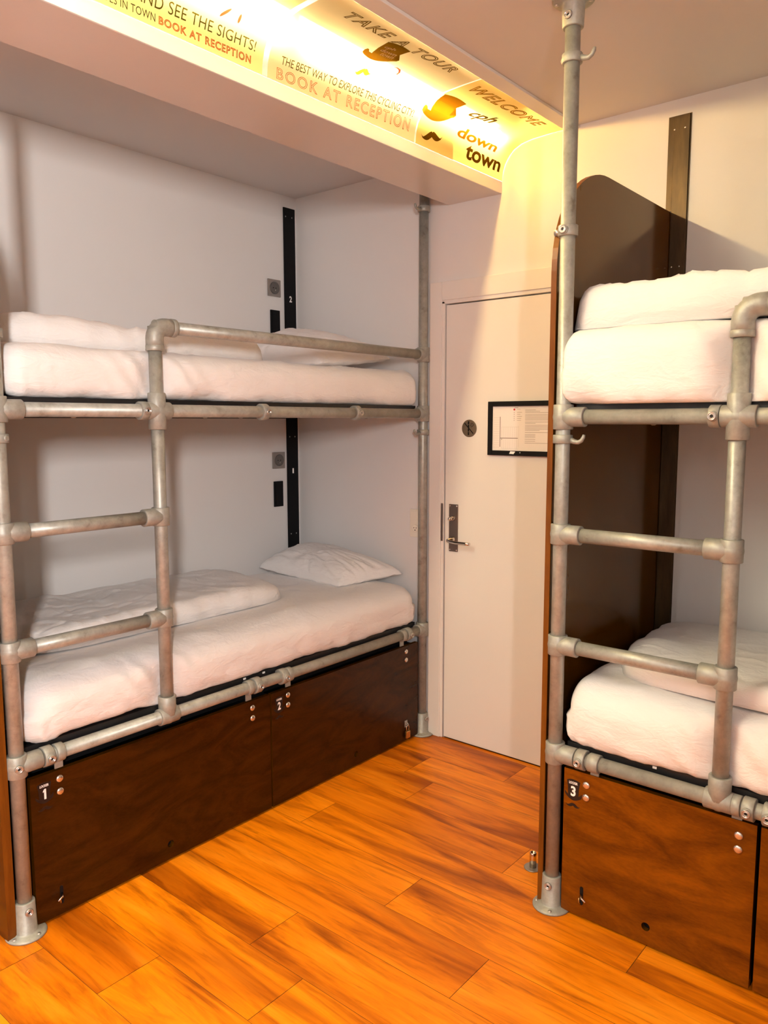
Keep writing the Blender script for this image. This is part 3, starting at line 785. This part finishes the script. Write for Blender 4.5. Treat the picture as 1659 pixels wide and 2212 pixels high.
# ------------------------------------------------------------------ lockers
def locker(B, s0, s1, num, label, badge_s, studs, hole, latch, padlock=False):
    e = empty('locker', B.p((s0+s1)/2, -.4, 0), label, 'locker', 'under-bed lockers')
    zt = .466
    mb = MB()
    dback = -.850
    mb.box(B.p(s0+.004, -.022, .02), B.p(s0+.016, dback, .455)); mb.box(B.p(s1-.016, -.022, .02), B.p(s1-.004, dback, .455))
    mb.box(B.p(s0+.004, -.022, .002), B.p(s1-.004, dback, .02)); mb.box(B.p(s0+.004, -.70, .02), B.p(s1-.004, -.71, .455))
    mb.box(B.p(s0+.004, -.060, .455), B.p(s1-.004, dback, .470))
    mb.build('carcass', M['matblack'], e)
    # door panel with a round finger hole
    nh = 24; hs, hz, hr = hole[0], hole[1], .0125
    mb = MB(); of = .004; ob = -.014
    corners = [(s0+.003, .008), (s1-.003, .008), (s1-.003, zt), (s0+.003, zt)]
    for o_ in (of, ob):
        bm = bmesh.new()
        outer = [bm.verts.new(B.p(a, o_, b)) for a, b in corners]
        inner = [bm.verts.new(B.p(hs+hr*math.cos(2*PI*k/nh), o_, hz+hr*math.sin(2*PI*k/nh))) for k in range(nh)]
        ed = [bm.edges.new((outer[k], outer[(k+1) % 4])) for k in range(4)] + [bm.edges.new((inner[k], inner[(k+1) % nh])) for k in range(nh)]
        bmesh.ops.triangle_fill(bm, use_beauty=True, edges=ed)
        mb.merge(bm)
    for k in range(4):
        a, b = corners[k], corners[(k+1) % 4]
        mb.face([B.p(a[0], of, a[1]), B.p(b[0], of, b[1]), B.p(b[0], ob, b[1]), B.p(a[0], ob, a[1])], 1)
    for k in range(nh):
        a, b = 2*PI*k/nh, 2*PI*(k+1)/nh
        mb.face([B.p(hs+hr*math.cos(a), of, hz+hr*math.sin(a)), B.p(hs+hr*math.cos(b), of, hz+hr*math.sin(b)), B.p(hs+hr*math.cos(b), ob, hz+hr*math.sin(b)), B.p(hs+hr*math.cos(a), ob, hz+hr*math.sin(a))], 1)
    bmesh.ops.remove_doubles(mb.bm, verts=list(mb.bm.verts), dist=1e-5)
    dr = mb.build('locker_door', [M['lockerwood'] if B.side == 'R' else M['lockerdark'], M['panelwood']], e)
    for (s, z) in studs:
        MB().lathe(B.p(s, of, z), B.eo, [(0, .0115), (.002, .0112), (.0042, .0085), (.0052, .004), (.0054, .0005)], 22).build('stud', M['stud'], dr)
    MB().lathe(B.p(hs, ob+.001, hz), B.eo, [(0, hr-.0004), (.0006, hr-.0004)], nh).build('finger_hole', M['matblack'], dr)
    if num:
        U = B.es if True else -B.es
        # reading direction: left to right in the picture is +s for both bunks
        zb_ = studs[0][1]
        pts = affine(hat_pts(False), (badge_s-.026, zb_-.060), (.052, 0), (0, .066))
        bm = MB(); bm.prism([B.p(a, of+.0002, b) for a, b in pts], B.eo*.0006)
        bd = bm.build('hat_badge', M['badge'], dr)
        pts = affine(stache_pts(), (badge_s-.022, zb_-.083), (.044, 0), (0, .015))
        MB().prism([B.p(a, of+.0002, b) for a, b in pts], B.eo*.0006).build('moustache_badge', M['badge'], dr)
        for txt, q in (('LOCKER', (-.014, .014, zb_-.009, zb_-.001)), (num, (-.008 if num != '1' else -.005, .008 if num != '1' else .005, zb_-.047, zb_-.015))):
            b2 = text_mesh(txt, 1, 0, .035); a, b, c, d_ = bounds(b2)
            if txt == '1':
                b2.free(); b2 = poly_bm([(.35, 0), (1, 0), (1, 1), (.45, 1), (0, .80), (0, .66), (.35, .74)]); a, b, c, d_ = 0, 1, 0, 1
            for v in b2.verts: v.co = B.p(badge_s + q[0]+(v.co.x-a)/(b-a)*(q[1]-q[0]), of+.0012, q[2]+(v.co.y-c)/(d_-c)*(q[3]-q[2]))
            m2 = MB(); m2.bm.free(); m2.bm = b2; m2.build('lettering', M['white'], bd, recalc=False)
    if latch:
        ls, lz, kdir = latch
        pts = [(ls+.0055*math.cos(t)*1.0, lz + (.024 if math.sin(t) > 0 else -.024) + .0055*math.sin(t)) for t in [2*PI*k/20 for k in range(20)]]
        MB().prism([B.p(a, of+.0003, b) for a, b in pts], B.eo*.0008).build('latch_slot', M['matblack'], dr)
        MB().tube([B.p(ls-.002, of+.001, lz-.026), B.p(ls-.006, of+.004, lz-.022), B.p(ls-.0065, of+.004, lz-.008)], .0018, 8).build('latch_rim', M['brass'], dr)
        MB().tube([B.p(ls, of+.001, lz+.004), B.p(ls+kdir*.006, of+.016, lz+.002), B.p(ls+kdir*.022, of+.020, lz-.004)], .0032, 10, radii=[.004, .0034, .0026]).build('latch_lever', M['chrome'], dr)
    if padlock:
        ls, lz = padlock
        MB().box(B.p(ls-.010, of+.0003, lz-.012), B.p(ls+.010, of+.002, lz+.020), .0006).build('hasp_plate', M['screw'], dr)
        MB().tube([B.p(ls, of, lz+.008), B.p(ls, of+.010, lz+.010), B.p(ls, of+.016, lz+.003), B.p(ls, of+.010, lz-.005), B.p(ls, of, lz-.004)], .0022, 10).build('staple', M['screw'], dr)
    return e
st = lambda a, b: [(a, .439), (a, .399), (b, .439), (b, .399)]
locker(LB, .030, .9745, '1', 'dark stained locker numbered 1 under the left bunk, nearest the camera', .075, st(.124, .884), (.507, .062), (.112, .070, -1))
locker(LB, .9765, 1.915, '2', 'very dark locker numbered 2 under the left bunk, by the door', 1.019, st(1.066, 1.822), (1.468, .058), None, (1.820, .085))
st2 = lambda a, b: [(a, .430), (a, .391), (b, .424), (b, .386)]
locker(RB, .032, .585, '3', 'orange brown plywood locker numbered 3 under the right bunk', .066, st2(.107, .538), (.301, .062), (.102, .076, 1))
locker(RB, .589, 1.93, None, 'plywood locker at the right edge of the picture beside locker 3', 0, st(.66, 1.85), (1.25, .062), None)
pl = empty('padlock', LB.p(1.820, .02, .03), 'small padlock hanging on the dark locker nearest the door', 'padlock')
MB().box(LB.p(1.805, .009, .022), LB.p(1.835, .021, .056), .003).build('lock_body', M['brass'], pl)
MB().tube([LB.p(1.811, .015, .054), LB.p(1.811, .015, .072)] + [LB.p(1.820-.009*math.cos(PI*k/8), .015, .072+.012*math.sin(PI*k/8)) for k in range(1, 8)] + [LB.p(1.829, .015, .072), LB.p(1.829, .015, .054)], .0025, 10).build('shackle', M['chrome'], pl)

# ------------------------------------------------------------------ bedding
def fbm(p, sc, oct_=4):
    return noise.fractal(V(p)*sc, .9, 2.1, oct_, noise_basis='PERLIN_ORIGINAL')
def ridge(p):
    return 1-abs(noise.noise(V(p)))*2
def mattress(B, s0, s1, of, ob, z0, z1, label, lad_press=True, seed=0, rr=.055, sr=None):
    ns, no, nz = 150, 46, 14
    hs, ho, hz = (s1-s0)/2, (of-ob)/2, (z1-z0)/2
    cs, co, cz = (s0+s1)/2, (of+ob)/2, (z0+z1)/2
    bm = bmesh.new(); vm = {}
    def vert(i, j, k):
        key = (i, j, k)
        if key in vm: return vm[key]
        p = [-hs+2*hs*i/ns, -ho+2*ho*j/no, -hz+2*hz*k/nz]
        low_ = p[2] < -1e-6; rb = min(rr, .04)
        r3 = (sr or rr*1.1, rb if low_ else rr, rb if low_ else min(rr, hz*.95)); h3 = (hs, ho, hz)
        q = [max(-(h-r), min(h-r, x)) for x, h, r in zip(p, h3, r3)]
        dd_ = V([(a-b)/r for a, b, r in zip(p, q, r3)])
        if dd_.length > 1e-6:
            dn = dd_.normalized(); p = [b + dn[i_]*r for i_, (b, r) in enumerate(zip(q, r3))]
        s, o, z = p
        w = V((s*1.0+seed*7.1, o, z))
        front = max(0, (o-ho+rr)/rr); top = max(0, (z-hz+.03)/.03)
        # side bulge, sag of the lower edge, soft wrinkles
        zz = z/hz
        if o > 0: o += front*(.008*(1-zz*zz) + .006*fbm((s*2+seed, 0, z*3), 1.4))
        if zz < -.3 and front > 0: z += .020*(fbm((s*3.1+seed, 1, 0), 1.5)-.25)*(-zz)*front
        # diagonal pull creases
        cr = ridge((s*5+z*9+seed, z*5-s*1.5, seed*3.)); cr = max(0, cr-.72)/.28
        if front > 0: o -= .0075*cr*front*(.35+.65*max(0, -zz))
        if front > 0 and zz < 0: o -= .006*max(0, math.sin(s*23+seed+2*fbm((s, 0, seed), 2)))*(-zz)**1.5*front
        cr2 = max(0, ridge((s*2.4+o*5, o*3, seed))-.8)/.2
        if top > 0: z += top*(.008*fbm((s, o, seed), 2.2) + .006*cr2)
        # corner gathers
        for se in (-hs, hs):
            dcor = abs(s-se)
            if dcor < .16 and o > ho-.2:
                k_ = (1-dcor/.16)*max(0, .3-zz)
                o += front*.005*math.sin(s*150+z*30)*k_; s += .004*math.sin(o*170+z*30)*k_*(1 if se > 0 else -1)
        if lad_press and front > 0:
            g_ = math.exp(-((s+cs-B.lad)/.055)**2); lim = -.026
            oo = o+co; 
            if oo > lim: oo = oo*(1-g_*front) + lim*g_*front; 
            o = oo-co
            o += front*.006*math.sin((s+cs-B.lad)*80 + z*60)*math.exp(-((s+cs-B.lad)/.14)**2)*(1-g_)
        if front > 0 and s+cs > B.L-.05: o = min(o, -.024-co)
        if z+cz < z0: z = z0-cz
        v = bm.verts.new(B.p(s+cs, o+co, z+cz)); vm[key] = v; return v
    def quad(a, b, c, d):
        f = bm.faces.new((vert(*a), vert(*b), vert(*c), vert(*d))); f.smooth = True
    for i in range(ns):
        for j in range(no):
            quad((i, j, nz), (i+1, j, nz), (i+1, j+1, nz), (i, j+1, nz)); quad((i, j, 0), (i, j+1, 0), (i+1, j+1, 0), (i+1, j, 0))
        for k in range(nz):
            quad((i, 0, k), (i+1, 0, k), (i+1, 0, k+1), (i, 0, k+1)); quad((i, no, k), (i, no, k+1), (i+1, no, k+1), (i+1, no, k))
    for j in range(no):
        for k in range(nz):
            quad((0, j, k), (0, j, k+1), (0, j+1, k+1), (0, j+1, k)); quad((ns, j, k), (ns, j+1, k), (ns, j+1, k+1), (ns, j, k+1))
    mb = MB(); mb.bm.free(); mb.bm = bm
    o = mb.build('mattress', M['fabric']); return tag(o, label, 'mattress', 'white sheeted mattresses')
lu, ll, ru, rl = LB.zs['up']+.0365, LB.zs['low']+.0365, RB.zs['up']+.0365, RB.zs['low']+.0365
mattress(LB, .028, 1.938, -.004, -.845, lu, 1.738, 'white sheeted mattress on the upper level of the left bunk', seed=1, rr=.06)
mattress(LB, .028, 1.938, -.004, -.845, ll, .748, 'white sheeted mattress on the lower level of the left bunk', seed=2, rr=.10)
mattress(RB, -.004, 1.93, .038, -.848, ru, 1.768, 'thick white mattress on the upper level of the right bunk', seed=3, rr=.07, sr=.038)
mattress(RB, .022, 1.93, .004, -.848, rl, .742, 'white mattress on the lower level of the right bunk', seed=4, rr=.09, sr=.06)

def duvet(pts4, h, label, seed, nexp=7.0, steep=.34, hem=.012, layers=1, edge=.30, base=None, flat=.2, fold=None):
    """folded duvet: pts4 = four ground corners (front-left, front-right, back-right, back-left)"""
    nu, nv = 110, 60
    bm = bmesh.new(); P4 = [V(p) for p in pts4]
    def bil(u, v): return (P4[0]*(1-u)+P4[1]*u)*(1-v) + (P4[3]*(1-u)+P4[2]*u)*v
    gt, gb = [], []
    for i in range(nu+1):
        ru_, rb_ = [], []
        for j in range(nv+1):
            u, v = i/nu, j/nv; a, b = 2*u-1, 2*v-1
            # rounded-corner outline
            n_ = nexp
            m = (abs(a)**n_+abs(b)**n_)**(1/n_); mm = max(abs(a), abs(b))
            k = mm/m if m > 1e-6 else 1
            aa, bb = a*k, b*k
            wob = .010*fbm((aa*2+seed, bb*1.5, seed), 1.6)
            q = bil((aa+1)/2, (bb+1)/2)
            r_ = max(0, 1-mm**2.0)
            prof_ = min(1, (r_ / steep))**.5 if r_ < steep else 1
            prof_ = math.sin(prof_*PI/2)
            w = noise.noise(V((q.x*3.2+seed, q.y*3.2, 0)))*.18 + noise.noise(V((q.x*7+seed, q.y*9, 2)))*.10
            cr = max(0, ridge((q.x*4.2+seed*2, q.y*7, seed))-.76)/.24
            cr3 = max(0, ridge((q.x*9+seed, q.y*3+q.x*2, seed+4))-.8)/.2
            hh = h*prof_*(1+w) + h*.07*cr*prof_ - h*.06*cr3*prof_
            if fold:  # a second layer folded over the top
                fu, fd = fold; e_ = (v - fu)*P4[0].to_2d().__sub__(P4[3].to_2d()).length
                hh -= fd*prof_*(1/(1+math.exp(-e_*90)))
            out = (q - bil(.5, .5)); out.z = 0
            edge_out = wob*(mm**4)
            qq = q + (out.normalized() if out.length > 1e-4 else V((0, 0, 0)))*edge_out
            ru_.append(bm.verts.new(qq + V((0, 0, hh+.004))))
            bt = .35*h*(prof_) if False else 0
            rb_.append(bm.verts.new(q*.0 + qq + V((0, 0, .0008+.0)) - (out.normalized()*min(.018, out.length*.1) if out.length > 1e-4 else V((0, 0, 0)))) )
        gt.append(ru_); gb.append(rb_)
    for i in range(nu):
        for j in range(nv):
            bm.faces.new((gt[i][j], gt[i+1][j], gt[i+1][j+1], gt[i][j+1])).smooth = True
            bm.faces.new((gb[i][j], gb[i][j+1], gb[i+1][j+1], gb[i+1][j])).smooth = True
    def rim(seq):
        for (a, b), (c, d_) in zip(seq, seq[1:]): bm.faces.new((gt[a][b], gt[c][d_], gb[c][d_], gb[a][b])).smooth = True
    rim([(i, 0) for i in range(nu+1)]); rim([(nu, j) for j in range(nv+1)]); rim([(i, nv) for i in range(nu, -1, -1)]); rim([(0, j) for j in range(nv, -1, -1)])
    mb = MB(); mb.bm.free(); mb.bm = bm
    o = mb.build('duvet', M['fabric']); return tag(o, label, 'duvet', 'folded white duvets')
duvet([(.705, -1.93, 1.741), (.700, -.80, 1.741), (.10, -.70, 1.741), (.06, -1.93, 1.741)], .098, 'folded white duvet on the left upper bunk behind the ladder top', 11)
duvet([(.630, -1.80, .751), (.650, -.69, .751), (.12, -.62, .751), (.05, -1.93, .751)], .078, 'folded white duvet lying on the left lower bunk beside the wall', 12)
duvet([(1.990, -.845, 1.771), (3.30, -.850, 1.771), (3.30, -.12, 1.771), (1.985, -.12, 1.771)], .118, 'thick folded white duvet on the right upper bunk', 13, 12.0, .16)
duvet([(2.17, -.790, .745), (3.35, -.835, .745), (3.35, -.20, .745), (2.04, -.46, .745)], .058, 'folded white duvet on the right lower bunk behind the ladder', 14)
duvet([(2.05, -.50, .745), (3.30, -.46, .745), (3.30, -.05, .745), (2.04, -.05, .745)], .030, 'thin white duvet layer by the far wall on the right lower bunk', 15)

def pillow(c4, puff, label, seed, dn=.3):
    n = 56; P = [V(p) for p in c4]
    N_ = ((P[1]-P[0]).cross(P[3]-P[0])).normalized()
    if N_.z < 0: N_ = -N_
    bm = bmesh.new(); top, bot = [], []
    C = (P[0]+P[1]+P[2]+P[3])/4
    for i in range(n+1):
        rt, rb_ = [], []
        for j in range(n+1):
            u, v = i/n, j/n; a, b = 2*u-1, 2*v-1
            # concave sides, pinched corners
            ka = 1-.055*(1-a*a)*abs(b)**2; kb = 1-.055*(1-b*b)*abs(a)**2
            a2, b2 = a*kb, b*ka
            uu, vv = (a2+1)/2, (b2+1)/2
            q = (P[0]*(1-uu)+P[1]*uu)*(1-vv) + (P[3]*(1-uu)+P[2]*uu)*vv
            f = ((1-a**2)*(1-b**2)); f = max(0, f)**.40
            w = 1 + .10*noise.noise(V((a*1.8+seed, b*1.8, 0))) 
            ang = math.atan2(b, a); rad = math.hypot(a, b)
            cr = max(0, ridge((ang*2.2+seed, rad*1.2, 0))-.6)/.4
            cr2 = max(0, ridge((a*3+b+seed, b*4, 3))-.75)/.25
            e_ = .006*noise.noise(V((a*6+seed, b*6, 5)))*(1-f)
            t_ = q + N_*(puff*f*w - .010*cr*min(1, rad)*f**.6 + .006*cr2*f) + V((0, 0, e_))
            rt.append(bm.verts.new(t_)); rb_.append(bm.verts.new(q - N_*(puff*dn*f) + V((0, 0, e_-.0015))))
        top.append(rt); bot.append(rb_)
    for i in range(n):
        for j in range(n):
            bm.faces.new((top[i][j], top[i+1][j], top[i+1][j+1], top[i][j+1])).smooth = True
            bm.faces.new((bot[i][j], bot[i][j+1], bot[i+1][j+1], bot[i+1][j])).smooth = True
    def rim(seq):
        for (a, b), (c, d_) in zip(seq, seq[1:]): bm.faces.new((top[a][b], top[c][d_], bot[c][d_], bot[a][b])).smooth = True
    rim([(i, 0) for i in range(n+1)]); rim([(n, j) for j in range(n+1)]); rim([(i, n) for i in range(n, -1, -1)]); rim([(0, j) for j in range(n, -1, -1)])
    mb = MB(); mb.bm.free(); mb.bm = bm
    o = mb.build('pillow', M['fabric']); return tag(o, label, 'pillow', 'white pillows on the left bunk')
pillow([(.075, -.365, .775), (.640, -.375, .756), (.760, -.055, .782), (.12, -.075, .845)], .105, 'white pillow at the door end of the left lower bunk', 21)
pillow([(.060, -.52, 1.775), (.680, -.52, 1.760), (.700, -.075, 1.80), (.05, -.085, 1.925)], .125, 'white pillow at the door end of the left upper bunk behind the guard rail', 22)

# ------------------------------------------------------------------ door stop on the floor
s = empty('door_stopper', (1.850, -.715, 0), 'small steel door stop on the floor left of the right bunk post', 'door stop')
MB().lathe((1.850, -.715, .0006), (0, 0, 1), [(0, .030), (.002, .030), (.003, .028)], 30).build('base_disc', M['plate'], s)
mb = MB(); mb.lathe((1.850, -.715, .003), (0, 0, 1), [(0, .0115), (.050, .0115), (.053, .0105), (.053, .0085), (.040, .0080)], 24, capb=True); mb.build('stop_post', M['chrome'], s)

# ------------------------------------------------------------------ lights
def area(name, loc, rot, sx, sy, power, col):
    l = bpy.data.lights.new(name, 'AREA'); l.shape = 'RECTANGLE'; l.size = sx; l.size_y = sy; l.energy = power; l.color = col
    o = bpy.data.objects.new(name, l); COL.objects.link(o); o.location = loc; o.rotation_euler = rot; return o
area('daylight', (XMAX+.16, (WY0+WY1)/2, (WZ0+WZ1)/2), (0, PI/2, 0), WZ1-WZ0-.06, WY1-WY0-.06, 118, (.97, .92, .88))
wd = bpy.data.worlds.new('world'); SC.world = wd; wd.use_nodes = True
wd.node_tree.nodes['Background'].inputs[0].default_value = (.7, .8, 1, 1); wd.node_tree.nodes['Background'].inputs[1].default_value = .6

# ------------------------------------------------------------------ camera
yaw, pit, rol = math.radians(39.7653), math.radians(-6.63093), math.radians(-.08115)
fwd = V((-math.sin(yaw)*math.cos(pit), math.cos(yaw)*math.cos(pit), math.sin(pit)))
ri = V((math.cos(yaw), math.sin(yaw), 0)); up = ri.cross(fwd)
r2 = ri*math.cos(rol)+up*math.sin(rol); u2 = -ri*math.sin(rol)+up*math.cos(rol)
cam = bpy.data.cameras.new('camera'); co = bpy.data.objects.new('camera', cam); COL.objects.link(co)
mt = Matrix((( r2.x, u2.x, -fwd.x, 3.06418), (r2.y, u2.y, -fwd.y, -2.96396), (r2.z, u2.z, -fwd.z, 1.51193), (0, 0, 0, 1)))
co.matrix_world = mt
cam.sensor_fit = 'HORIZONTAL'; cam.sensor_width = 36; cam.lens = 36*1689.023/1659; cam.clip_start = .02
SC.camera = co

SC.view_settings.view_transform = 'Standard'; SC.view_settings.look = 'None'; SC.view_settings.gamma = 1; SC.view_settings.exposure = 1.10
try: SC.view_settings.use_curve_mapping = False
except Exception: pass
cy = SC.cycles
cy.max_bounces = 10; cy.diffuse_bounces = 6; cy.glossy_bounces = 4; cy.transparent_max_bounces = 12; cy.transmission_bounces = 6
cy.sample_clamp_indirect = 6; cy.caustics_reflective = False; cy.caustics_refractive = False
